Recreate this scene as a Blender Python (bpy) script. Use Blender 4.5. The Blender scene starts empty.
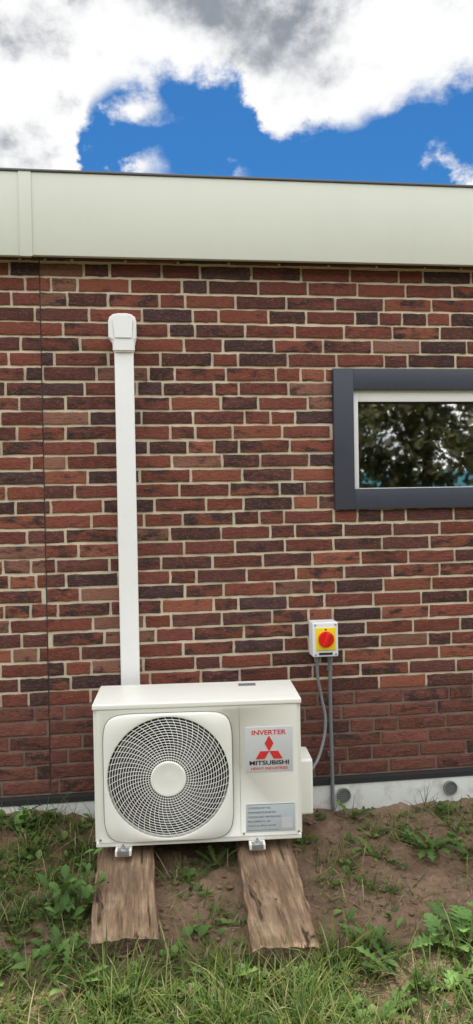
import bpy, bmesh, math, random
import numpy as np
from mathutils import Vector, Matrix
random.seed(11); rng=np.random.default_rng(7)
scene=bpy.context.scene
scene.view_settings.view_transform='Standard'; scene.view_settings.look='None'; scene.view_settings.exposure=0
PI=math.pi

# ------------------------------------------------------------ node helpers
class NT:
    def __init__(s,nt): s.nt=nt; s.n=nt.nodes; s.l=nt.links
    def new(s,t,**k):
        n=s.n.new(t)
        for a,b in k.items(): setattr(n,a,b)
        return n
    def put(s,sock,v):
        if isinstance(v,bpy.types.NodeSocket): s.l.new(v,sock)
        elif v is not None:
            if isinstance(v,(tuple,list)) and len(v)==3 and sock.type=='RGBA': v=(*v,1)
            sock.default_value=v
    def m(s,op,a,b=None,c=None,clamp=False):
        n=s.new('ShaderNodeMath',operation=op,use_clamp=clamp)
        s.put(n.inputs[0],a)
        if b is not None: s.put(n.inputs[1],b)
        if c is not None: s.put(n.inputs[2],c)
        return n.outputs[0]
    def vm(s,op,a,b=None,out=0):
        n=s.new('ShaderNodeVectorMath',operation=op); s.put(n.inputs[0],a)
        if b is not None: s.put(n.inputs[1],b)
        return n.outputs[out]
    def mix(s,f,a,b,blend='MIX'):
        n=s.new('ShaderNodeMix',data_type='RGBA',blend_type=blend)
        s.put(n.inputs[0],f); s.put(n.inputs[6],a); s.put(n.inputs[7],b); return n.outputs[2]
    def noise(s,vec,scale,detail=4,rough=.55,dist=0,out=0):
        n=s.new('ShaderNodeTexNoise')
        s.put(n.inputs['Vector'],vec); n.inputs['Scale'].default_value=scale
        n.inputs['Detail'].default_value=detail; n.inputs['Roughness'].default_value=rough
        n.inputs['Distortion'].default_value=dist
        return n.outputs[out]
    def mapr(s,v,a,b,c=0,d=1,smooth=False):
        n=s.new('ShaderNodeMapRange'); 
        if smooth: n.interpolation_type='SMOOTHSTEP'
        s.put(n.inputs[0],v); 
        for i,x in enumerate((a,b,c,d)): s.put(n.inputs[i+1],x)
        return n.outputs[0]
    def scale(s,vec,sc):
        n=s.new('ShaderNodeMapping'); s.put(n.inputs[0],vec); n.inputs['Scale'].default_value=sc; return n.outputs[0]
    def bump(s,h,strength=.3,dist=.002):
        n=s.new('ShaderNodeBump'); n.inputs['Strength'].default_value=strength; n.inputs['Distance'].default_value=dist
        s.put(n.inputs['Height'],h); return n.outputs[0]
def mat(name):
    m=bpy.data.materials.new(name); m.use_nodes=True
    t=NT(m.node_tree); b=t.n['Principled BSDF']; return m,t,b
def obj_co(t): return t.new('ShaderNodeTexCoord').outputs['Object']

def simple(name,col,rough=.5,metal=0,var=.12,scale=25,bump=.08,spec=.5,dirt=None):
    m,t,b=mat(name); co=obj_co(t)
    n=t.noise(co,scale,3,.6)
    dark=tuple(c*(1-var) for c in col); li=tuple(min(1,c*(1+var)) for c in col)
    c=t.mix(n,dark,li)
    if dirt:
        n2=t.noise(co,dirt[1],5,.7); f=t.mapr(n2,.5,.75,0,dirt[2]); c=t.mix(f,c,dirt[0])
    t.put(b.inputs['Base Color'],c)
    t.put(b.inputs['Roughness'],t.mapr(n,0,1,rough-.08,rough+.08))
    b.inputs['Metallic'].default_value=metal
    b.inputs['Specular IOR Level'].default_value=spec
    if bump: t.put(b.inputs['Normal'],t.bump(t.noise(co,scale*8,2),bump,.001))
    return m

# ------------------------------------------------------------ mesh helpers
def link(o,parent=None):
    scene.collection.objects.link(o)
    if parent: o.parent=parent
    return o
def empty(name,loc=(0,0,0),rz=0):
    e=bpy.data.objects.new(name,None); e.empty_display_size=.1; e.location=loc; e.rotation_euler=(0,0,rz); scene.collection.objects.link(e); return e
def mesh(name,v,f,m=None,parent=None,smooth=False,cols=None,attr='Col'):
    me=bpy.data.meshes.new(name); me.from_pydata([tuple(map(float,p)) for p in v] if not isinstance(v,np.ndarray) else v.tolist(),[],f if not isinstance(f,np.ndarray) else f.tolist())
    if m: me.materials.append(m)
    if smooth: me.polygons.foreach_set('use_smooth',[True]*len(me.polygons))
    if cols is not None:
        a=me.color_attributes.new(attr,'FLOAT_COLOR','POINT'); a.data.foreach_set('color',np.asarray(cols,dtype=np.float32).ravel())
    me.update()
    return link(bpy.data.objects.new(name,me),parent)
def from_bm(name,bm,m=None,parent=None,smooth=False):
    me=bpy.data.meshes.new(name); bmesh.ops.recalc_face_normals(bm,faces=bm.faces); bm.to_mesh(me); bm.free()
    if m: me.materials.append(m)
    if smooth:
        me.polygons.foreach_set('use_smooth',[True]*len(me.polygons))
        try: me.set_sharp_from_angle(angle=math.radians(40))
        except Exception: pass
    return link(bpy.data.objects.new(name,me),parent)
def box(name,a,b,m=None,parent=None,bev=0,seg=2):
    bm=bmesh.new(); bmesh.ops.create_cube(bm,size=1)
    for v in bm.verts:
        v.co=Vector(((a[i]+b[i])/2+v.co[i]*abs(b[i]-a[i]) for i in range(3)))
    if bev: bmesh.ops.bevel(bm,geom=bm.edges[:],offset=bev,segments=seg,affect='EDGES',profile=.6)
    return from_bm(name,bm,m,parent,smooth=bool(bev))
def cyl(name,c,r,h,axis='Y',m=None,parent=None,seg=48,bev=0,r2=None):
    bm=bmesh.new(); bmesh.ops.create_cone(bm,cap_ends=True,segments=seg,radius1=r,radius2=r if r2 is None else r2,depth=h)
    if bev:
        ed=[e for e in bm.edges if len(e.link_faces)==2 and any(len(f.verts)>4 for f in e.link_faces)]
        bmesh.ops.bevel(bm,geom=ed,offset=bev,segments=3,affect='EDGES')
    if axis=='Y': bmesh.ops.rotate(bm,verts=bm.verts,matrix=Matrix.Rotation(PI/2,3,'X'))
    if axis=='X': bmesh.ops.rotate(bm,verts=bm.verts,matrix=Matrix.Rotation(PI/2,3,'Y'))
    bmesh.ops.translate(bm,verts=bm.verts,vec=c)
    return from_bm(name,bm,m,parent,smooth=True)
def prism(name,pts,y0,y1,m,parent,bev=0):
    bm=bmesh.new(); vs=[bm.verts.new((x,y0,z)) for x,z in pts]; f=bm.faces.new(vs)
    r=bmesh.ops.extrude_face_region(bm,geom=[f]); bmesh.ops.translate(bm,verts=[g for g in r['geom'] if isinstance(g,bmesh.types.BMVert)],vec=(0,y1-y0,0))
    if bev: bmesh.ops.bevel(bm,geom=bm.edges[:],offset=bev,segments=2,affect='EDGES')
    return from_bm(name,bm,m,parent,smooth=bool(bev))
def tube(name,pts,r,m,parent=None,ridges=False):
    cu=bpy.data.curves.new(name,'CURVE'); cu.dimensions='3D'; cu.bevel_depth=r; cu.bevel_resolution=4; cu.resolution_u=16
    sp=cu.splines.new('BEZIER'); sp.bezier_points.add(len(pts)-1)
    for p,q in zip(sp.bezier_points,pts):
        p.co=q; p.handle_left_type=p.handle_right_type='AUTO'
    cu.materials.append(m); return link(bpy.data.objects.new(name,cu),parent)
# numpy value noise
def _h(ix,iy,s):
    n=(ix.astype(np.int64)*374761393+iy.astype(np.int64)*668265263+s*1442695041)&0xffffffff
    n=((n^(n>>13))*1274126177)&0xffffffff
    return ((n^(n>>16))&0xffff)/65535.
def vn(x,y,s=0):
    ix=np.floor(x);iy=np.floor(y);fx=x-ix;fy=y-iy;fx=fx*fx*(3-2*fx);fy=fy*fy*(3-2*fy)
    a=_h(ix,iy,s);b=_h(ix+1,iy,s);c=_h(ix,iy+1,s);d=_h(ix+1,iy+1,s)
    return a+(b-a)*fx+(c-a)*fy+(a-b-c+d)*fx*fy
def fbm(x,y,s=0,o=4):
    t=0;a=.5;w=0
    for i in range(o):
        t=t+a*vn(x*2**i,y*2**i,s+i*17);w+=a;a*=.5
    return t/w

# ------------------------------------------------------------ materials
def brick_mat():
    m,t,b=mat('brick'); co=obj_co(t)
    at=t.new('ShaderNodeAttribute',attribute_name='Col')
    off=t.new('ShaderNodeCombineXYZ'); t.put(off.inputs[1],t.m('MULTIPLY',at.outputs['Alpha'],50))
    st=t.vm('ADD',t.scale(co,(1,1,2.4)),off.outputs[0])
    n1=t.noise(st,11,4,.65); n2=t.noise(st,55,4,.7); n3=t.noise(co,220,1,.6)
    sp=t.m('FRACT',t.m('MULTIPLY',at.outputs['Alpha'],37.3))
    thr=t.mapr(sp,0,1,.41,.62)
    c=t.mix(t.m('MULTIPLY',t.m('SUBTRACT',n1,thr),7,clamp=True),at.outputs['Color'],(.045,.027,.026))
    c=t.mix(t.mapr(n2,.52,.74,0,.65),c,(.31,.12,.075))
    c=t.mix(t.mapr(n2,.44,.30,0,.6),c,(.05,.024,.02))
    c=t.mix(t.mapr(n3,.62,.8,0,.4),c,(.38,.30,.23))
    t.put(b.inputs['Base Color'],c); b.inputs['Roughness'].default_value=.85; b.inputs['Specular IOR Level'].default_value=.25
    h=t.m('ADD',t.m('MULTIPLY',n2,1.4),t.m('MULTIPLY',n3,.5))
    t.put(b.inputs['Normal'],t.bump(h,.85,.005)); return m
def mortar_mat():
    m,t,b=mat('mortar'); co=obj_co(t)
    z=t.new('ShaderNodeSeparateXYZ'); t.put(z.inputs[0],co)
    n=t.noise(co,9,4,.6); n2=t.noise(co,150,2,.7)
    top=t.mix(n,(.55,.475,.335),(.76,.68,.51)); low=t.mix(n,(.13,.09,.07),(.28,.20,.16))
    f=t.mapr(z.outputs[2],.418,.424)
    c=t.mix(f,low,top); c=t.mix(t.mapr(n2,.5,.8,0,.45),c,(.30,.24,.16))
    t.put(b.inputs['Base Color'],c); b.inputs['Roughness'].default_value=.95
    t.put(b.inputs['Normal'],t.bump(n2,.6,.003)); return m
def streaky(name,col,streak,rough=.45,f=.3):
    m,t,b=mat(name); co=obj_co(t)
    n=t.noise(t.scale(co,(14,14,1.2)),1.5,4,.65); n2=t.noise(co,3,3); n3=t.noise(co,90,2)
    c=t.mix(t.mapr(n,.48,.8,0,f),col,streak); c=t.mix(t.mapr(n2,.4,.7,0,.10),c,tuple(x*.7 for x in col))
    t.put(b.inputs['Base Color'],c); t.put(b.inputs['Roughness'],t.mapr(n3,0,1,rough-.1,rough+.1)); 
    t.put(b.inputs['Normal'],t.bump(n2,.1,.004)); return m
def wood_mat(name,k=1.):
    m,t,b=mat(name); co=obj_co(t)
    g=t.noise(t.scale(co,(1,.06,1)),70,5,.65,dist=.6); g2=t.noise(t.scale(co,(1,.12,1)),16,4,.6,dist=1.2); p=t.noise(co,6,5,.65)
    S=lambda c:tuple(x*k for x in c)
    c=t.mix(t.mapr(g,.32,.68),S((.085,.050,.030)),S((.36,.245,.155))); c=t.mix(t.mapr(g2,.48,.70,0,.6),c,S((.12,.078,.05)))
    c=t.mix(t.mapr(p,.48,.62,0,.6),c,S((.13,.088,.06))); c=t.mix(t.mapr(p,.42,.32,0,.4),c,S((.40,.32,.23)))
    crack=t.mapr(g2,.34,.39,1,0); c=t.mix(t.m('MULTIPLY',crack,.9),c,(.03,.02,.013))
    t.put(b.inputs['Base Color'],c); b.inputs['Roughness'].default_value=.88; b.inputs['Specular IOR Level'].default_value=.2
    t.put(b.inputs['Normal'],t.bump(t.m('ADD',g,g2),1,.008)); return m
def leaf_mat(name,trans=.25,rough=.5):
    m,t,b=mat(name); at=t.new('ShaderNodeAttribute',attribute_name='Col')
    t.put(b.inputs['Base Color'],at.outputs['Color']); b.inputs['Roughness'].default_value=rough; b.inputs['Specular IOR Level'].default_value=.2
    tr=t.new('ShaderNodeBsdfTranslucent'); t.put(tr.inputs[0],t.mix(.5,at.outputs['Color'],(.20,.34,.03)))
    mx=t.new('ShaderNodeMixShader'); mx.inputs[0].default_value=trans
    t.l.new(b.outputs[0],mx.inputs[1]); t.l.new(tr.outputs[0],mx.inputs[2]); t.l.new(mx.outputs[0],t.n['Material Output'].inputs[0]); return m
def ground_mat():
    m,t,b=mat('soil_and_turf'); co=obj_co(t); at=t.new('ShaderNodeAttribute',attribute_name='Col')
    n=t.noise(co,5,4,.65); n2=t.noise(co,60,4,.7); n3=t.noise(co,300,2,.6)
    c=t.mix(t.mapr(n,.3,.7),(.14,.085,.054),(.30,.205,.135)); c=t.mix(t.mapr(n2,.45,.75,0,.6),c,(.09,.055,.035))
    c=t.mix(t.mapr(n3,.6,.8,0,.5),c,(.38,.30,.21))
    gsep=t.new('ShaderNodeSeparateColor'); t.put(gsep.inputs[0],at.outputs['Color'])
    gc=t.mix(n2,(.04,.05,.018),(.09,.10,.04))
    c=t.mix(t.m('MULTIPLY',gsep.outputs[0],t.mapr(n,.3,.6,.3,.8)),c,gc)
    t.put(b.inputs['Base Color'],c); b.inputs['Roughness'].default_value=.95; b.inputs['Specular IOR Level'].default_value=.2
    t.put(b.inputs['Normal'],t.bump(t.m('ADD',n2,n3),.9,.008)); return m

M_brick=brick_mat(); M_mortar=mortar_mat()
M_fascia=streaky('painted_fascia',(.65,.67,.58),(.55,.56,.47),.45,.10)
M_edge=simple('roof_edge_metal',(.12,.12,.12),.5,.6)
M_dark=simple('dark_membrane',(.02,.02,.022),.7)
M_found=simple('foundation_render',(.60,.61,.58),.85,var=.15,scale=8,bump=.4,dirt=((.3,.24,.18),12,.7))
M_frame=simple('anthracite_frame',(.045,.050,.070),.45,var=.08)
M_white=simple('white_pvc',(.84,.85,.83),.35,var=.03,scale=6,bump=.02,dirt=((.7,.7,.66),5,.2))
M_case=streaky('unit_enamel',(.82,.815,.74),(.70,.69,.61),.38,.10)
M_grille=simple('grille_plastic',(.82,.815,.75),.4,var=.03,bump=0)
M_black=simple('coil_black',(.010,.010,.011),.7,bump=0)
M_fan=simple('fan_blade_grey',(.06,.06,.065),.5,bump=0)
M_box=simple('isolator_grey',(.72,.73,.73),.4,var=.04,bump=.02)
M_yel=simple('isolator_yellow',(.85,.62,.02),.4,var=.04,bump=0)
M_red=simple('isolator_red',(.68,.012,.010),.35,var=.05,bump=0)
M_cond=simple('grey_conduit',(.17,.18,.19),.5,var=.1)
M_metal=simple('galvanised_steel',(.5,.52,.55),.35,.9)
M_stick=simple('silver_sticker',(.60,.61,.62),.35,.1,var=.05,bump=0)
M_label=simple('rating_label',(.47,.52,.54),.4,var=.06,bump=0)
M_ink=simple('ink_black',(.02,.02,.022),.5,bump=0)
M_redink=simple('ink_red',(.60,.03,.025),.5,bump=0)
M_wood=wood_mat('weathered_wood'); M_wend=wood_mat('weathered_end_grain',.5)
M_leaf=leaf_mat('leaf',.22,.6); M_grass=leaf_mat('grass_blade',.3,.55); M_tree=leaf_mat('tree_leaf',.2,.7)
M_ground=ground_mat(); M_bark=simple('bark',(.09,.065,.045),.9,scale=8,bump=.5)
M_room=simple('room_plaster',(.35,.33,.3),.9); M_shade=simple('inner_reveal',(.45,.45,.43),.7)

# ------------------------------------------------------------ house
house=empty('brick_house')
WX0,WX1,WZ0,WZ1=.856,2.056,1.223,1.846
X0,X1=-3.6,5.6; SEAM=-.396
Z0=.045; CH=.0625; BH=.052
def row_bricks(x0,x1,prev):
    out=[];x=x0-random.uniform(0,.2);joints=[]
    while x<x1:
        w=.21 if random.random()<.74 else .1
        for _ in range(4):
            if any(abs(x+w-j)<.028 for j in prev): w=.1 if w>.15 and random.random()<.6 else (.155 if random.random()<.3 else .21)
            else: break
        w2=w+random.uniform(-.004,.004)
        a=max(x,x0);b=min(x+w2,x1)
        if b-a>.012: out.append((a,b))
        x+=w2+.0115; joints.append(x-.006)
    return out,joints
bricks=[]
for seg in ((X0,SEAM-.002),(SEAM+.002,X1)):
    prev=[]
    for r in range(37):
        bs,prev=row_bricks(*seg,prev)
        z=Z0+r*CH
        for a,b in bs:
            if WZ0<z+BH/2<WZ1:
                if b<=WX0 or a>=WX1: bricks.append((a,b,z,r))
                else:
                    if WX0-a>.012: bricks.append((a,WX0,z,r))
                    if b-WX1>.012: bricks.append((WX1,b,z,r))
            else: bricks.append((a,b,z,r))
V=[];F=[];Cc=[];base=0
pal=[((.185,.055,.035),5),((.150,.047,.034),5),((.24,.080,.048),2.6),((.105,.040,.033),3.8),((.062,.034,.034),2.0),((.22,.105,.072),2)]
pc=[p[0] for p in pal];pw=[p[1] for p in pal]
us=np.array([0,.03,.17,.34,.5,.66,.83,.97,1.]);zs=np.array([0,.09,.5,.91,1.])
gu,gz=np.meshgrid(us,zs); nu,nz=len(us),len(zs)
fr=[]
for j in range(nz-1):
    for i in range(nu-1): fr.append((j*nu+i,j*nu+i+1,(j+1)*nu+i+1,(j+1)*nu+i))
rim=[i for i in range(nu)]+[j*nu+nu-1 for j in range(1,nz)]+[(nz-1)*nu+i for i in range(nu-2,-1,-1)]+[j*nu for j in range(nz-2,0,-1)]
for k,(a,b,z,r) in enumerate(bricks):
    hh=BH+random.uniform(-.003,.0008); zz=z+random.uniform(-.001,.001); out=random.uniform(-.0005,.0025)
    x=a+gu*(b-a); zc=zz+gz*hh
    edge=np.minimum(np.minimum(gu,1-gu)*(b-a)/.006,np.minimum(gz,1-gz)*hh/.006).clip(0,1)
    tilt=random.uniform(-.002,.002)
    n=fbm(x*28+k*3.1,zc*45+k*1.7,3,3)-.5
    y=-out-.006*n+.002*(1-edge)+tilt*(gu-.5)
    bd=(edge<.05)
    jx=(vn(x*90+k,zc*90,5)-.5)*.004; jz=(vn(x*70+k,zc*90+9,8)-.5)*.0045
    x=x+jx*bd; zc=zc+jz*bd
    P=np.stack([x,y,zc],-1).reshape(-1,3)
    Q=P[rim].copy(); Q[:,1]=.018
    V.append(P);V.append(Q)
    n0=len(P);L=len(rim)
    F+= [tuple(base+q for q in f) for f in fr]
    F+= [(base+rim[i],base+n0+i,base+n0+(i+1)%L,base+rim[(i+1)%L]) for i in range(L)]
    c=np.array(random.choices(pc,pw)[0])
    if r<6: c=np.array((.15,.056,.042))*random.uniform(.75,1.2)
    c=c*random.uniform(.78,1.22)
    Cc.append(np.tile(np.r_[c,random.random()],(n0+L,1))); base+=n0+L
mesh('brick_courses',np.concatenate(V),F,M_brick,house,smooth=False,cols=np.concatenate(Cc))
ym=.0058
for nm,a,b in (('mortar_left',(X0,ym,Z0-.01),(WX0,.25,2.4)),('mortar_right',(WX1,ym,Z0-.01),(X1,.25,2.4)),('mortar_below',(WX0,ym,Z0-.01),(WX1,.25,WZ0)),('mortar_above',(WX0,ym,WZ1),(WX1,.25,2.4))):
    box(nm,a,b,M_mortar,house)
box('movement_joint',(SEAM-.0018,.001,Z0),(SEAM+.0018,.02,2.38),M_dark,house)
# other walls, roof
box('wall_side_a',(X0,.25,-.3),(X0+.25,6,2.4),M_mortar,house); box('wall_side_b',(X1-.25,.25,-.3),(X1,6,2.4),M_mortar,house)
box('wall_back',(X0+.25,5.75,-.3),(X1-.25,6,2.4),M_mortar,house)
box('roof_slab',(X0-.05,-.055,2.4),(X1+.05,6.05,2.615),M_dark,house)
box('soffit',(X0-.05,-.055,2.300),(X1+.05,-.006,2.398),M_dark,house)
# fascia
box('fascia_board',(-.415,-.083,2.290),(X1+.06,-.057,2.628),M_fascia,house,.003)
box('fascia_board_end',(X0-.06,-.083,2.287),(-.419,-.057,2.628),M_fascia,house,.003)
box('fascia_joint_cover',(-.462,-.0865,2.285),(-.412,-.0835,2.629),M_fascia,house,.001)
box('roof_edge_trim',(X0-.07,-.090,2.6285),(X1+.07,-.03,2.638),M_edge,house,.003)
# foundation
box('damp_proof_course',(X0,-.034,.012),(X1,.2,Z0-.0115),M_dark,house)
box('foundation_strip',(X0,-.03,-.45),(X1,.2,.0115),M_found,house,.004)
for vx in (.871,1.363,-1.4,2.6,3.9):
    vz=-.036
    g=cyl('vent_plug',(vx,-.032,vz),.031,.012,'Y',M_cond,house,32,.002)
    for i in range(5):
        box('vent_slat',(vx-.022+abs(i-2)*.004,-.0415,vz-.018+i*.009-.0015),(vx+.022-abs(i-2)*.004,-.0385,vz-.018+i*.009+.0015),M_metal,house)
    bm=bmesh.new()
    N=32;R1=.031;R0=.024
    pr=[(R0,-.038),(R0,-.043),(R1,-.043),(R1,-.038)]
    ring=[[bm.verts.new((vx+math.cos(2*PI*i/N)*r,y,vz+math.sin(2*PI*i/N)*r)) for r,y in pr] for i in range(N)]
    for i in range(N):
        for j in range(3): bm.faces.new((ring[i][j],ring[(i+1)%N][j],ring[(i+1)%N][j+1],ring[i][j+1]))
    from_bm('vent_ring',bm,M_metal,house,True)
# window
def frame(nm,x0,x1,z0,z1,w,wt,wb,y0,y1,m,bev=.003):
    box(nm+'_left',(x0,y0,z0),(x0+w,y1,z1),m,house,bev); box(nm+'_right',(x1-w,y0,z0),(x1,y1,z1),m,house,bev)
    box(nm+'_top',(x0+w,y0+.001,z1-wt),(x1-w,y1,z1),m,house,bev); box(nm+'_bottom',(x0+w,y0+.001,z0),(x1-w,y1,z0+wb),m,house,bev)
frame('window_frame',WX0+.001,WX1-.001,WZ0+.001,WZ1-.001,.090,.092,.090,-.022,.10,M_frame)
ix0,ix1,iz0,iz1=WX0+.091,WX1-.091,WZ0+.0915,WZ1-.0935
frame('window_sash',ix0,ix1,iz0,iz1,.026,.050,.003,.004,.07,M_white,.001)
box('window_gasket',(ix0+.027,.018,iz1-.056),(ix1-.027,.03,iz1-.0505),M_dark,house)
mg,t,b=mat('window_glass')
gl=t.new('ShaderNodeBsdfGlossy'); gl.inputs['Roughness'].default_value=.022; gl.inputs['Color'].default_value=(.80,.80,.76,1)
tr=t.new('ShaderNodeBsdfTransparent'); tr.inputs['Color'].default_value=(.8,.82,.78,1)
co=obj_co(t); bn=t.bump(t.noise(co,2.5,2),.10,.01); t.put(gl.inputs['Normal'],bn)
mx=t.new('ShaderNodeMixShader'); mx.inputs[0].default_value=.45
t.l.new(tr.outputs[0],mx.inputs[1]); t.l.new(gl.outputs[0],mx.inputs[2]); t.l.new(mx.outputs[0],t.n['Material Output'].inputs[0])
box('window_pane',(ix0+.022,.035,iz0+.002),(ix1-.022,.041,iz1-.048),mg,house)
box('inner_reveal',(WX0+.120,.105,WZ0+.05),(WX0+.150,.25,WZ1-.05),M_white,house)
box('window_sill_inside',(WX0,.255,WZ0+.02),(WX1,.42,WZ0+.05),M_shade,house)
box('room_divider',(WX0-.6,2.4,0),(WX1+1.2,2.5,2.39),M_room,house)
box('room_post',(WX0+.32,.5,0),(WX0+.345,.53,2.39),M_white,house)
box('house_floor',(X0+.26,.26,-.02),(X1-.26,5.74,.02),M_room,house)

# ------------------------------------------------------------ duct
duct=empty('pipe_duct',(-.05,0,0))
def L(x): return x+.05
box('duct_base',(L(-.088),-.045,.1),(L(-.013),-.004,1.93),M_white,duct,.003)
box('duct_cover',(L(-.0905),-.066,.1),(L(-.0105),-.0455,1.928),M_white,duct,.008,3)
pts=[(L(-.096),1.9),(L(-.005),1.9),(L(-.005),1.945),(L(.003),1.955),(L(.003),2.035),(L(-.008),2.052),(L(-.03),2.06),(L(-.078),2.06),(L(-.102),2.052),(L(-.113),2.035),(L(-.113),1.955),(L(-.096),1.945)]
prism('wall_inlet_cap',pts,-.004,-.082,M_white,duct,.006)
pts2=[(L(-.088),1.955),(L(-.015),1.955),(L(-.01),2.03),(L(-.03),2.047),(L(-.078),2.047),(L(-.097),2.03)]
prism('cap_lid',pts2,-.083,-.087,M_white,duct,.002)

# ------------------------------------------------------------ isolator
iso=empty('isolator_switch',(.787,0,.665))
def bx(n,a,b_,m,bev=0): return box(n,a,b_,m,iso,bev,3)
bx('housing_base',(-.056,-.045,-.075),(.056,-.004,.075),M_box,.006)
bx('housing_lid',(-.0565,-.088,-.0755),(.0565,-.047,.0755),M_box,.008)
bx('yellow_plate',(-.043,-.093,-.045),(.043,-.0875,.052),M_yel,.002)
cyl('red_dial',(0,-.098,.003),.034,.012,'Y',M_red,iso,48,.002)
o=bx('dial_handle',(-.009,-.118,-.030),(.009,-.102,.030),M_red,.004)
o.matrix_local=Matrix.Translation((0,0,.003))@Matrix.Rotation(math.radians(20),4,'Y')
bx('dial_mark_on',(-.004,-.0940,.041),(.004,-.0932,.048),M_ink)
for sx in (-.045,.045):
    for sz in (-.064,.064): cyl('lid_screw',(sx,-.0885,sz),.004,.002,'Y',M_metal,iso,12)
bx('name_tag',(-.03,-.0895,-.066),(.03,-.0885,-.056),M_ink)
for gx in (-.028,.03): 
    cyl('cable_gland',(gx,-.04,-.086),.0135,.02,'Z',M_cond,iso,8); cyl('gland_nut',(gx,-.04,-.1),.0115,.012,'Z',M_cond,iso,24)
tube('conduit',[(.032,-.035,-.1),(.0325,-.025,-.3),(.033,-.037,-.6),(.033,-.045,-.80)],.0085,M_cond,iso)
for cz in (-.14,-.52):
    cyl('conduit_clip',(.0325,-.018,cz),.014,.016,'Z',M_cond,iso,16)
tube('flexible_cable',[(-.028,-.04,-.1),(-.026,-.04,-.17),(-.008,-.036,-.27),(.003,-.05,-.36),(-.022,-.085,-.46),(-.075,-.14,-.53),(-.135,-.19,-.55)],.0068,M_cond,iso)

# ------------------------------------------------------------ outdoor unit
ac=empty('heat_pump_outdoor_unit',(-.187,-.425,-.014),math.radians(-3.5))
W,Dp,H=.78,.29,.537; CX,CZ,RH=.277,.257,.228
bm=bmesh.new(); bmesh.ops.create_cube(bm,size=1)
for v in bm.verts: v.co=Vector((W/2+v.co.x*W,Dp/2+v.co.y*Dp,.018+(H-.022-.018)/2+v.co.z*(H-.022-.018)))
ve=[e for e in bm.edges if abs(e.verts[0].co.z-e.verts[1].co.z)>.1]
bmesh.ops.bevel(bm,geom=ve,offset=.014,segments=4,affect='EDGES')
body=from_bm('casing',bm,M_case,ac,True)
cut=cyl('cutter',(CX,.05,CZ),RH,.3,'Y',None,None,96); 
mod=body.modifiers.new('b','BOOLEAN'); mod.object=cut; mod.operation='DIFFERENCE'; mod.solver='EXACT'
cut.parent=ac
bpy.context.view_layer.update()
dg=bpy.context.evaluated_depsgraph_get(); nm=bpy.data.meshes.new_from_object(body.evaluated_get(dg)); body.modifiers.clear(); body.data=nm
bpy.data.objects.remove(cut)
box('base_pan',(.003,.004,0),(W-.003,Dp-.004,.0175),M_case,ac,.003)
box('top_lid',(-.0025,-.004,H-.0215),(W+.0025,Dp+.003,H),M_case,ac,.006,3)
def loft(name,loops,m,parent,close=False,smooth=True):
    bm=bmesh.new(); rs=[[bm.verts.new(p) for p in lp] for lp in loops]; n=len(loops[0])
    for a,b_ in zip(rs,rs[1:]):
        for i in range(n): bm.faces.new((a[i],a[(i+1)%n],b_[(i+1)%n],b_[i]))
    if close: bm.faces.new(rs[-1])
    return from_bm(name,bm,m,parent,smooth)
N=128; ang=[2*PI*i/N for i in range(N)]
def circ(r,y): return [(CX+r*math.cos(a),y,CZ+r*math.sin(a)) for a in ang]
def sq(s,y,n=7.5): 
    return [(CX+s*math.cos(a)/((abs(math.cos(a))**n+abs(math.sin(a))**n)**(1/n)),y,CZ+s*math.sin(a)/((abs(math.cos(a))**n+abs(math.sin(a))**n)**(1/n))) for a in ang]
loft('fan_shroud',[circ(.2275,.003),circ(.2275,.19)],M_black,ac,close=True)
loft('guard_frame',[circ(.2265,.02),circ(.2265,-.007),circ(.2285,-.011),circ(.2325,-.012),sq(.2355,-.0115),sq(.2385,-.009),sq(.2400,-.001),sq(.2400,.002)],M_grille,ac)
loft('guard_outline',[sq(.2412,.0),sq(.2420,-.0012),sq(.2428,.0)],M_fan,ac)
# fan
bm=bmesh.new()
for k in range(3):
    a0=k*2*PI/3
    g=[]
    for i in range(9):
        rr=.05+.165*i/8; row=[]
        for j in range(9):
            a=a0+ (j/8)*1.35 +i*.05; row.append(bm.verts.new((CX+rr*math.cos(a),.075+.05*(j/8),CZ+rr*math.sin(a))))
        g.append(row)
    for i in range(8):
        for j in range(8): bm.faces.new((g[i][j],g[i+1][j],g[i+1][j+1],g[i][j+1]))
from_bm('fan_blades',bm,M_fan,ac,True)
cyl('fan_hub',(CX,.08,CZ),.055,.06,'Y',M_fan,ac,32,.005)
def dome(r): return -.008-.016*(1-(r/.228)**2)
bm=bmesh.new()
def wire(path,th,closed=False):
    rings=[]
    n=len(path)
    for i,p in enumerate(path):
        a=path[(i-1)%n] if (closed or i>0) else path[i]; c=path[(i+1)%n] if (closed or i<n-1) else path[i]
        d=(Vector(c)-Vector(a)).normalized(); s=d.cross(Vector((0,1,0))).normalized()*th; u=Vector((0,1,0))*th*1.3
        p=Vector(p); rings.append([bm.verts.new(p+s),bm.verts.new(p+u),bm.verts.new(p-s),bm.verts.new(p-u)])
    for i in range(n if closed else n-1):
        A=rings[i];B=rings[(i+1)%n]
        for j in range(4): bm.faces.new((A[j],A[(j+1)%4],B[(j+1)%4],B[j]))
rads=[.074+i*.0096 for i in range(16)]
for r in rads: wire([(CX+r*math.cos(a),dome(r),CZ+r*math.sin(a)) for a in ang[::1]],.00125,True)
for k in range(54):
    a0=2*PI*k/54; p=[]
    for i in range(12):
        r=.06+(.2275-.06)*i/11; a=a0+.34*((r-.06)/.167)**1.3; p.append((CX+r*math.cos(a),dome(r)+.0012,CZ+r*math.sin(a)))
    wire(p,.00115)
from_bm('guard_wires',bm,M_grille,ac,False)
loft('guard_hub',[circ(.066,-.018),circ(.066,-.024),circ(.063,-.027),circ(.055,-.0275),circ(.05,-.0262),circ(.02,-.0262)],M_grille,ac,close=True)
box('panel_seam',(.545,-.0006,.03),(.5458,.002,.512),M_cond,ac)
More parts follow.
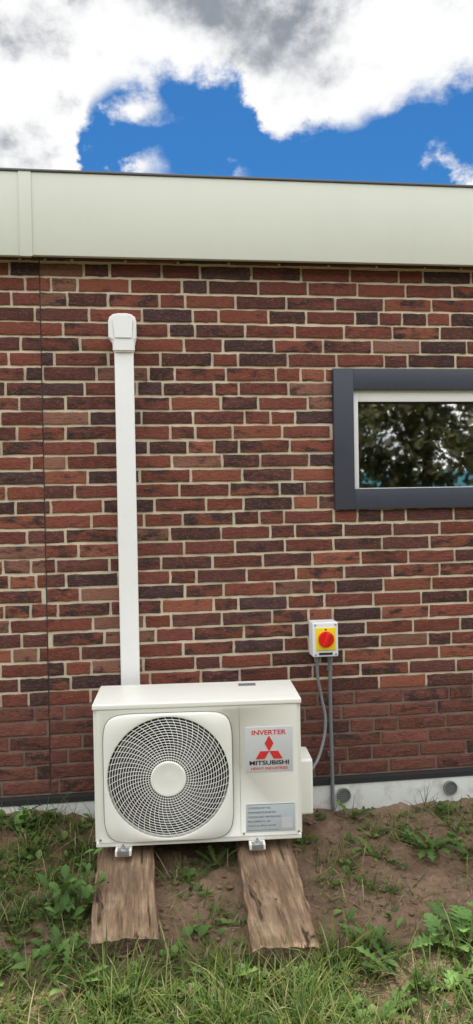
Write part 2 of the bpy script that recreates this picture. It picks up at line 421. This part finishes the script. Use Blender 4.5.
for sx,sz in ((.556,.03),(.765,.03),(.02,.03)): cyl('screw',(sx,-.0015,sz),.004,.003,'Y',M_metal,ac,12)
def text(name,body,x,z,w,h,y,m,bold=0):
    cu=bpy.data.curves.new(name,'FONT'); cu.body=body; cu.extrude=.02; cu.offset=bold; cu.size=1
    o=bpy.data.objects.new(name,cu); scene.collection.objects.link(o); bpy.context.view_layer.update()
    me=bpy.data.meshes.new_from_object(o.evaluated_get(bpy.context.evaluated_depsgraph_get())); bpy.data.objects.remove(o)
    c=np.array([v.co[:] for v in me.vertices]); mn=c.min(0);mxx=c.max(0)
    for v,p in zip(me.vertices,c):
        q=(p-mn)/(mxx-mn); v.co=(x+q[0]*w,y-.0006*q[2],z+q[1]*h)
    me.materials.clear(); me.materials.append(m); return link(bpy.data.objects.new(name,me),ac)
box('badge_plate',(.568,-.0022,.262),(.746,.001,.432),M_stick,ac,.0006)
text('badge_title','INVERTER',.592,.402,.130,.018,-.0024,M_redink,.02)
def rhomb(cx,cz,ax,az,bx_,bz): return [(cx,cz),(cx+ax,cz+az),(cx+ax+bx_,cz+az+bz),(cx+bx_,cz+bz)]
lx,lz,s=.657,.340,.034
d=lambda deg:(s*math.cos(math.radians(deg)),s*math.sin(math.radians(deg)))
for i,(a1,a2) in enumerate(((60,120),(180,240),(300,0))):
    prism('emblem_%d'%i,rhomb(lx,lz,*d(a1),*d(a2)),-.0024,-.0036,M_redink,ac)
text('badge_word','MITSUBISHI',.582,.288,.15,.0165,-.0024,M_ink,.025)
text('badge_subword','HEAVY INDUSTRIES',.588,.270,.138,.010,-.0024,M_redink,.01)
box('rating_plate',(.565,-.0020,.034),(.752,.001,.140),M_label,ac,.0005)
lines=['OUTDOOR UNIT  R32','POWER SOURCE 1PH 220-240V 50Hz','COOLING 2.5kW  HEATING 3.2kW','MAX CURRENT 9 A   IP24','MASS 31 kg  SERIAL 0241883']
for i,s_ in enumerate(lines): text('rating_line_%d'%i,s_,.573,.122-i*.017,.085+.02*(i%3),.0065,-.0022,M_cond)
box('rating_box',(.700,-.0026,.045),(.742,-.0021,.085),M_stick,ac); box('rating_rule',(.57,-.0026,.1375),(.747,-.0021,.1385),M_ink,ac)
box('rating_rule_low',(.57,-.0026,.0405),(.69,-.0021,.0412),M_ink,ac)
box('valve_cover',(W-.002,.09,.05),(W+.058,.25,.27),M_case,ac,.012,3)
box('side_handle',(W-.002,.06,.33),(W+.008,.17,.37),M_case,ac,.004)
box('piping_stand_in',(.56,.21,H+.0003),(.63,.25,H+.0012),M_cond,ac)  # flat dark plate added in place of the piping at the back
for lxx in (.105,.605):
    box('mounting_foot',(lxx-.03,-.03,-.022),(lxx+.03,Dp+.02,-.0015),M_case,ac,.002)
    box('foot_washer',(lxx-.022,-.034,-.0225),(lxx+.022,-.002,-.0005),M_metal,ac,.002)
    cyl('foot_bolt',(lxx,-.019,.004),.009,.012,'Z',M_metal,ac,6); cyl('foot_stud',(lxx,-.019,.012),.004,.012,'Z',M_metal,ac,10)

# ------------------------------------------------------------ terrain functions
def gh(x,y):
    yy=np.clip(-y,0,3)
    z=-.092-.055*np.clip(yy,0,1.2)-.01*yy
    z=z+.085*np.clip((-x-.1)/.35,0,1)*np.exp(-(yy/.35)**2)*np.clip((x+3)/1.5,0,1)
    near=np.exp(-np.maximum(np.abs(x-.6)-2.5,0))*np.exp(-np.maximum(yy-2.2,0))
    z=z+(fbm(x*3.2,y*3.2,11,3)-.5)*.05+near*((fbm(x*14,y*14,21,4)-.5)*.035)
    return z
def dens(x,y):
    n=fbm(x*2.6+4,y*2.6,31,3); n2=fbm(x*9,y*9,41,2)
    d=.09+1.2*np.clip((-x+.0)/.35,0,1)*.55
    d=d+np.clip((-y-.84)/.40,0,1)*.9
    d=d+np.clip((x-2.6)/.8,0,1)*.7
    d=d*np.clip((n-.35)*5,.12,1.3)*np.clip((n2-.28)*3.2,.15,1.2)
    return np.clip(d,.03,1)
def axis(lo,hi,st,far,g=1.16):
    a=list(np.arange(lo,hi,st)); s=st;x=hi;r=[]
    while x<far: r.append(x); s*=g; x+=s
    s=st;x=lo-st;l=[]
    while x>-far: l.append(x); s*=g; x-=s
    return np.array(l[::-1]+a+r)
xs=axis(-1.2,2.2,.014,300); ysn=axis(-1.9,.02,.014,300)
gx,gy=np.meshgrid(xs,ysn); gz_=gh(gx,gy)
gz_=gz_+((vn(gx*55,gy*55,77)-.5)*.014+(vn(gx*24,gy*24,79)-.5)*.014)*np.exp(-np.maximum(np.abs(gx-.5)-1.6,0)*3)*(gy>-2.2)
nxg,nyg=len(xs),len(ysn)
idx=np.arange(nxg*nyg).reshape(nyg,nxg)
Fg=np.stack([idx[:-1,:-1],idx[:-1,1:],idx[1:,1:],idx[1:,:-1]],-1).reshape(-1,4)
dd=dens(gx,gy); dd=np.where((np.abs(gx)>4)|(gy<-2.6),1,dd)
cg=np.zeros((nxg*nyg,4)); cg[:,0]=dd.ravel(); cg[:,3]=1
mesh('ground',np.stack([gx,gy,gz_],-1).reshape(-1,3),Fg,M_ground,None,True,cg)

# ------------------------------------------------------------ planks
def plank(name,xc0,y0,xc1,y1,w,z0,z1,th,seed):
    n,mw,mh=60,12,3
    bm=bmesh.new()
    prof=[]
    for i in range(mw+1): prof.append((-.5+i/mw,1))
    for i in range(1,mh+1): prof.append((.5,1-i/mh))
    for i in range(1,mw+1): prof.append((.5-i/mw,0))
    for i in range(1,mh): prof.append((-.5,i/mh))
    d=Vector((xc1-xc0,y1-y0,0)); Ln=d.length; d.normalize()
    o=empty(name,((xc0+xc1)/2,(y0+y1)/2,(z0+z1)/2),0)
    loops=[]
    for i in range(n+1):
        t=i/n; lp=[]
        for (a,b_) in prof:
            u=a*w; zz=(b_-1)*th
            if abs(a)>.49: 
                wob=(float(vn(np.array(t*14.),np.array(b_*2.),seed))-.5)*.010; u+=wob
                if b_>.99 or b_<.01: u*=.98
            if b_>.99: zz-=.004*(abs(a)*2)**8+ (float(fbm(np.array(a*6.),np.array(t*7.),seed+3,3))-.5)*.008
            jag=(float(vn(np.array(a*9.),np.array(b_*3.+t*3),seed+9))-.5)*.022 if i in(0,n) else 0
            p=Vector((xc0,y0,z0+(z1-z0)*t))+d*(t*Ln+jag)+Vector((d.y,-d.x,0))*-u+Vector((0,0,zz-(.004 if i in (0,n) and b_>.99 else 0)))
            lp.append(p-Vector(o.location))
        loops.append([bm.verts.new(p) for p in lp])
    m_=len(prof)
    for A,B in zip(loops,loops[1:]):
        for i in range(m_): bm.faces.new((A[i],A[(i+1)%m_],B[(i+1)%m_],B[i]))
    for lp in (loops[0],loops[-1]): bm.faces.new(lp).material_index=1
    ob=from_bm(name+'_board',bm,M_wood,o,True); ob.data.materials.append(M_wend)
    for k in range(3):
        t=.62+.12*k; cyl('nail_head',(d.x*Ln*(t-.5)+(-.06+.06*k)*1.,d.y*Ln*(t-.5),(z1-z0)*(t-.5)-.001),.004,.004,'Z',M_ink,o,8)
    return o
plank('wooden_sleeper',-.075,-.05,-.074,-.912,.212,-.037,-.083,.055,5)
plank('wooden_sleeper',.478,-.05,.418,-1.028,.21,-.037,-.088,.06,55)

# ------------------------------------------------------------ vegetation
def inplank(x,y):
    a=(np.abs(x+.075)<.112)&(y>-.92)&(y<0); xc=.418+(y+1.028)*.0607
    return a|((np.abs(x-xc)<.112)&(y>-1.035)&(y<0))
def ribbons(px,py,pz,az,Ln,lean,curl,wd,col,ts,ws,cols3=False,fold=0.0,colvar=.0):
    N=len(px); S=len(ts); K=3 if cols3 else 2
    dx,dy=np.cos(az),np.sin(az); sx,sy=-dy,dx
    V=np.zeros((N,S,K,3)); C=np.ones((N,S,K,4))
    for i,t in enumerate(ts):
        hh=np.zeros(N); zz=np.zeros(N)
        for q in range(8):
            tq=(q+.5)/8*t; a=lean+curl*tq; hh+=np.sin(a)*t/8; zz+=np.cos(a)*t/8
        X=px+dx*hh*Ln; Y=py+dy*hh*Ln; Z=pz+zz*Ln
        g=gh(X,Y)+.004; Z=np.maximum(Z,g)
        for j in range(K):
            off=(j/(K-1)-.5)*2*ws[i]*wd*.5
            V[:,i,j,0]=X+sx*off; V[:,i,j,1]=np.minimum(Y+sy*off,-.048); V[:,i,j,2]=Z+(np.abs(off)*fold if K==3 else 0)
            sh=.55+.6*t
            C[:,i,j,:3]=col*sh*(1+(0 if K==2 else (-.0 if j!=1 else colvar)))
    idx=np.arange(N*S*K).reshape(N,S,K)
    F=[np.stack([idx[:,i,j],idx[:,i,j+1],idx[:,i+1,j+1],idx[:,i+1,j]],-1).reshape(-1,4) for i in range(S-1) for j in range(K-1)]
    return V.reshape(-1,3),np.concatenate(F),C.reshape(-1,4)
def merge(parts):
    V=[];F=[];C=[];b_=0
    for v,f,c in parts: V.append(v);F.append(f+b_);C.append(c);b_+=len(v)
    return np.concatenate(V),np.concatenate(F),np.concatenate(C)
def scatter(n,x0,x1,y0,y1,dfun=dens,power=1):
    x=rng.uniform(x0,x1,n);y=rng.uniform(y0,y1,n);k=(rng.random(n)<dfun(x,y)**power)&~inplank(x,y)
    return x[k],y[k]
GREENS=np.array([(.070,.125,.022),(.10,.16,.028),(.055,.10,.024),(.135,.18,.038),(.17,.19,.055)])
def cols(n,dry=.15):
    c=GREENS[rng.integers(0,len(GREENS),n)]*rng.uniform(.7,1.3,(n,1))
    k=rng.random(n)<dry; c[k]=np.array((.36,.30,.16))*rng.uniform(.6,1.2,(k.sum(),1)); return c
parts=[]
def tufts(nt,region,per,Lr,dry,spread=.03,power=1,wd=(.002,.0045)):
    x,y=scatter(nt,*region,power=power); n=len(x)
    rep=rng.integers(per[0],per[1],n); X=np.repeat(x,rep)+rng.normal(0,spread,rep.sum()); Y=np.repeat(y,rep)+rng.normal(0,spread,rep.sum())
    sc=np.repeat(rng.uniform(.6,1.3,n),rep)
    Y=np.minimum(Y,-.06); k=~inplank(X,Y); X=X[k];Y=Y[k];sc=sc[k];m_=len(X)
    az=rng.uniform(0,2*PI,m_); Ln=rng.uniform(*Lr,m_)*sc
    lean=rng.uniform(.1,1.25,m_); curl=rng.uniform(.1,1.3,m_)
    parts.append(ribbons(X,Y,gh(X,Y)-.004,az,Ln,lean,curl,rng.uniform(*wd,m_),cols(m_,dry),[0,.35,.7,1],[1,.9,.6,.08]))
tufts(3600,(-1.1,2.2,-1.75,-.04),(6,24),(.04,.14),.16,wd=(.0025,.005))
tufts(1500,(-1.1,2.2,-1.9,-.95),(8,26),(.06,.18),.08,wd=(.003,.006),power=.85)
tufts(800,(-1.2,2.4,-1.2,-.05),(3,12),(.03,.09),.3,power=.35)
tufts(2600,(-3.5,5.5,-4,-.05),(6,16),(.05,.13),.12)
x,y=scatter(4500,-1.1,2.2,-1.8,-.05,power=.35); n=len(x)
parts.append(ribbons(x,y,gh(x,y)+.004,rng.uniform(0,2*PI,n),rng.uniform(.03,.11,n),rng.uniform(1.3,1.6,n),rng.uniform(-.1,.2,n),rng.uniform(.0012,.003,n),np.array((.42,.35,.21))*rng.uniform(.5,1.2,(n,1)),[0,.5,1],[1,.9,.3]))
v,f,c=merge(parts); mesh('grass',v,f,M_grass,None,True,c)

parts=[]
LT=[0,.3,.42,.55,.7,.85,1]; LW=[.06,.06,.55,.95,1,.7,.06]
def broad(nt,region,per,Lr,wr,power=1,ts=LT,ws=LW,spread=.02,bright=1.,lean=(.3,1.2),curl=(.2,1.1)):
    x,y=scatter(nt,*region,power=power); n=len(x); rep=rng.integers(per[0],per[1],n)
    X=np.repeat(x,rep)+rng.normal(0,spread,rep.sum()); Y=np.minimum(np.repeat(y,rep)+rng.normal(0,spread,rep.sum()),-.07)
    k=~inplank(X,Y);X=X[k];Y=Y[k];m_=len(X)
    Ln=rng.uniform(*Lr,m_)
    cc=np.array([(.075,.14,.032),(.10,.175,.04),(.06,.11,.03),(.13,.19,.05)])[rng.integers(0,4,m_)]*rng.uniform(.6,1.2,(m_,1))*bright
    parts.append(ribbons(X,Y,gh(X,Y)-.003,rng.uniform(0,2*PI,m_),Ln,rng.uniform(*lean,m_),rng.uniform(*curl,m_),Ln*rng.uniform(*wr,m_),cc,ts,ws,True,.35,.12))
broad(2600,(-1.1,2.2,-1.8,-.06),(3,11),(.02,.06),(.35,.6))
broad(900,(-1.1,2.2,-1.8,-.06),(3,9),(.02,.045),(.4,.7),power=.4)
broad(900,(-3.5,5.5,-4,-.06),(3,9),(.04,.08),(.35,.6))
lt=list(np.linspace(0,1,15)); lw=[.08]+[ (.35+.65*math.sin(min(t,.999)*PI*.62+.15))*(1 if i%2 else .38) for i,t in enumerate(lt[1:-1])]+[.05]
broad(170,(-1.1,2.2,-1.75,-.06),(5,9),(.06,.14),(.2,.3),power=.45,ts=lt,ws=lw,spread=.006,lean=(.7,1.35),curl=(.1,.6))
v,f,c=merge(parts); mesh('ground_weeds',v,f,M_leaf,None,True,c)

def plant(x,y,nl,Lr,wr,ts,ws,bright=1,lean=(.3,1.1),curl=(.2,1.0),spread=.012,z=0,colr=(.095,.175,.045)):
    X=x+rng.normal(0,spread,nl);Y=np.minimum(y+rng.normal(0,spread,nl),-.07); Ln=rng.uniform(*Lr,nl)
    cc=np.array(colr)*rng.uniform(.6,1.25,(nl,1))*bright
    az=np.arange(nl)*2.4+rng.normal(0,.3,nl)
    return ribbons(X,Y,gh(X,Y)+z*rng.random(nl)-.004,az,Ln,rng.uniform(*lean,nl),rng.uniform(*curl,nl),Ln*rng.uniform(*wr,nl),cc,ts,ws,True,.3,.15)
def plant_obj(name,parts):
    v,f,c=merge(parts); o0=v.mean(0); o=mesh(name,v-o0,f,M_leaf,None,True,c); o.location=o0
# serrated oval leaf outline
ot=[0,.22,.3]+[.34+.05*i for i in range(13)]+[1]
ow_=[.04,.05,.35]+[math.sin(PI*min(.98,(.12+.07*i)))**.8*(1.0 if i%2 else .80) for i in range(13)]+[.04]
ov=(ot,ow_)
def stem(x,y,h):
    return ribbons(np.array([x]),np.array([y]),gh(np.array([x]),np.array([y])),np.array([.3]),np.array([h]),np.array([.05]),np.array([.15]),np.array([.006]),np.array([[.12,.18,.06]]),[0,.5,1],[1,.9,.7],True)
bc=([0,.3,.45,.5,.56,.62,.68,.74,.8,.86,.92,.96,1],[.03,.03,.04,.55,.25,.95,.35,.9,.25,.7,.2,.35,.05])
plant_obj('nettle_plant',[plant(-.26,-.70,44,(.04,.095),(.38,.52),*ov,z=.11,spread=.035),plant(-.20,-.66,24,(.04,.07),(.4,.55),*ov,z=.19,spread=.02),stem(-.2,-.66,.2),stem(-.25,-.7,.13)])
plant_obj('dandelion_plant',[plant(1.12,-.42,16,(.08,.15),(.22,.3),lt,lw,lean=(.5,1.2),curl=(.3,1.0))])
plant_obj('dandelion_plant',[plant(.33,-.80,7,(.06,.09),(.22,.3),lt,lw,lean=(.5,1.2))])
plant_obj('dandelion_plant',[plant(1.45,-.2,14,(.09,.16),(.2,.28),lt,lw,lean=(.6,1.2))])
plant_obj('buttercup_plant',[plant(1.0,-1.0,46,(.07,.15),(.45,.6),*bc,lean=(.3,1.2),curl=(.5,1.2),spread=.045,colr=(.13,.24,.065))])
plant_obj('buttercup_plant',[plant(1.22,-.86,26,(.07,.13),(.35,.5),*bc,lean=(.4,1.2),curl=(.5,1.1),spread=.04,colr=(.12,.22,.06))])
plant_obj('dock_plant',[plant(-.52,-.16,20,(.06,.11),(.35,.5),*ov,lean=(.2,1.0),spread=.03)])
plant_obj('dock_plant',[plant(-.33,-.95,20,(.05,.10),(.3,.45),*ov,lean=(.4,1.2),spread=.04)])
plant_obj('dock_plant',[plant(.72,-.95,22,(.05,.10),(.25,.4),*ov,lean=(.4,1.2),spread=.05)])

# soil clods
V=[];F=[];b_=0
ic=bmesh.new(); bmesh.ops.create_icosphere(ic,subdivisions=1,radius=1); iv=np.array([v.co[:] for v in ic.verts]); ifc=np.array([[v.index for v in f.verts] for f in ic.faces]); ic.free()
n=3200; cx=rng.uniform(-1,2.2,n); cy=rng.uniform(-1.5,-.05,n); k=~inplank(cx,cy); cx=cx[k];cy=cy[k]
for x,y,z in zip(cx,cy,gh(cx,cy)):
    r=.003+.013*random.random()**3
    p=iv*(r*rng.uniform(.6,1.3,iv.shape))*np.array([1,1,.65]); V.append(p+[x,y,z+r*.2]); F.append(ifc+b_); b_+=len(iv)
nv=b_; mesh('soil_clods',np.concatenate(V),np.concatenate(F),M_ground,None,False,np.tile([0,0,0,1],(nv,1)))

# ------------------------------------------------------------ trees behind the viewer
tr_root=empty('row_of_trees',(0,-17,0))
V=[];Cc=[]; TV=[];TF=[];tb=0
for k in range(18):
    tx=-16+k*2.2+random.uniform(-.5,.5); ty=random.uniform(-1,1); Ht=random.uniform(7,9)
    for i in range(9):
        a=2*PI*i/9
        TV+= [(tx+.18*math.cos(a),ty+.18*math.sin(a),-.3),(tx+.07*math.cos(a),ty+.07*math.sin(a),Ht*.7)]
    for i in range(9): TF.append((tb+2*i,tb+2*((i+1)%9),tb+2*((i+1)%9)+1,tb+2*i+1))
    tb+=18
    for c_ in range(70):
        q=Vector((random.gauss(0,1.2),random.gauss(0,1.0),random.uniform(.1,Ht))); R_=random.uniform(.5,1.0)
        nn=110; dr=rng.normal(0,1,(nn,3)); dr/=np.linalg.norm(dr,axis=1)[:,None]; P=np.array([tx,ty,0])+np.array(q[:])+dr*R_*rng.uniform(.3,1,(nn,1))
        a=rng.normal(0,1,(nn,3));a/=np.linalg.norm(a,axis=1)[:,None]; b2=np.cross(a,rng.normal(0,1,(nn,3)));b2/=np.linalg.norm(b2,axis=1)[:,None]
        s_=rng.uniform(.07,.15,(nn,1)); quad=np.stack([P-a*s_,P-b2*s_*.6,P+a*s_,P+b2*s_*.6],1); V.append(quad.reshape(-1,3))
        col=np.array((.12,.115,.06))*random.uniform(.5,1.5); Cc.append(np.tile([*col,1],(nn*4,1)))
V=np.concatenate(V); mesh('foliage',V,np.arange(len(V)).reshape(-1,4),M_tree,tr_root,False,np.concatenate(Cc))
mesh('trunks',TV,TF,M_bark,tr_root,True)

# ------------------------------------------------------------ sky
SE=71; SR=8
w=bpy.data.worlds.new('World'); scene.world=w; w.use_nodes=True; t=NT(w.node_tree); t.n.clear()
dirv=t.new('ShaderNodeTexCoord').outputs['Generated']
sx=t.new('ShaderNodeSeparateXYZ'); t.put(sx.inputs[0],dirv); X,Y,Z=sx.outputs
ds=t.scale(dirv,(1,1,1.3))
nA=t.noise(ds,7.5,7,.60)
yc=t.m('MAXIMUM',Y,.05); u=t.m('DIVIDE',X,yc); v=t.m('DIVIDE',Z,yc)
u=t.m('ADD',u,t.m('MULTIPLY',t.m('SUBTRACT',nA,.5),.20))
fc=t.new('ShaderNodeFloatCurve'); cv=fc.mapping.curves[0]
pts=[(0,.25),(.17,.30),(.225,.40),(.27,.53),(.36,.56),(.455,.54),(.51,.495),(.565,.495),(.66,.54),(.77,.57),(1,.61)]
cv.points[0].location=pts[0]; cv.points[1].location=pts[-1]
for p in pts[1:-1]: cv.points.new(*p)
fc.mapping.update()
t.put(fc.inputs['Value'],t.m('ADD',u,.3,clamp=True))
d0=t.m('SUBTRACT',v,fc.outputs[0])
def blob(bu,bv,r,ax=1):
    du=t.m('MULTIPLY',t.m('SUBTRACT',u,bu),ax); dv=t.m('SUBTRACT',v,bv)
    return t.m('SUBTRACT',r,t.m('SQRT',t.m('ADD',t.m('MULTIPLY',du,du),t.m('MULTIPLY',dv,dv))))
for a in ((.015,.435,.008,.7),(.02,.505,.000,.4),(.47,.425,.025,.7),(.13,.428,.010,.7)): d0=t.m('MAXIMUM',d0,blob(*a))
nz2=t.m('MULTIPLY',t.m('SUBTRACT',nA,.5),.23)
dn=t.m('ADD',d0,nz2)
mask=t.mapr(dn,-.012,.022,0,1,True)
up=t.vm('ADD',ds,(.0,-.012,.028))
nU=t.noise(up,7.5,6,.60)
rel=t.m('SUBTRACT',nA,nU)
big=t.noise(ds,3.4,3,.5)
edge=t.mapr(dn,0,.13,1,0)
sh=t.m('ADD',t.m('MULTIPLY',rel,2.8),t.m('ADD',t.m('MULTIPLY',t.m('SUBTRACT',big,.5),2.6),t.m('MULTIPLY',edge,.55)))
sh=t.mapr(sh,-.62,.22,0,1,True)
cc=t.mix(sh,(.30,.33,.38),(1.0,1.0,1.0))
sky=t.new('ShaderNodeTexSky'); sky.sky_type='NISHITA'; sky.sun_disc=False; sky.sun_elevation=math.radians(SE); sky.sun_rotation=math.radians(SR)
sky.air_density=1; sky.dust_density=.3; sky.ozone_density=3
b1=t.new('ShaderNodeBackground'); t.put(b1.inputs[0],t.mix(1,sky.outputs[0],(.22,.60,.90),'MULTIPLY')); b1.inputs[1].default_value=.12
b2=t.new('ShaderNodeBackground'); t.put(b2.inputs[0],cc); t.put(b2.inputs[1],t.mapr(Y,.72,.2,1.0,2.85))  # unseen clouds overhead and behind the camera boosted as fill for the shaded wall
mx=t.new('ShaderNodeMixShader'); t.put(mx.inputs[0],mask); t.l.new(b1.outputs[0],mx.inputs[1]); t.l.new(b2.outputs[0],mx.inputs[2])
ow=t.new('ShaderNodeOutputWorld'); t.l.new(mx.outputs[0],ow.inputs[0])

sun=bpy.data.lights.new('sun','SUN'); sun.energy=5; sun.angle=math.radians(.5); sun.color=(1,.95,.85)
so=bpy.data.objects.new('sun',sun); scene.collection.objects.link(so)
az=math.radians(SR); el=math.radians(SE)
sd=Vector((math.sin(az)*math.cos(el),math.cos(az)*math.cos(el),math.sin(el)))
so.rotation_euler=sd.to_track_quat('Z','Y').to_euler(); so.location=(0,3,8)

# ------------------------------------------------------------ camera
cam=bpy.data.cameras.new('camera'); co_=bpy.data.objects.new('camera',cam); scene.collection.objects.link(co_)
R=Matrix.Rotation(math.radians(-7.3),4,'Z')@Matrix.Rotation(math.radians(89),4,'X')@Matrix.Rotation(math.radians(-1.0),4,'Z')
co_.matrix_world=Matrix.Translation((0,-3.28,1.28))@R
cam.sensor_fit='VERTICAL'; cam.sensor_height=36; cam.sensor_width=36; cam.lens=759/1024*36; cam.clip_start=.05; cam.clip_end=2000
scene.camera=co_
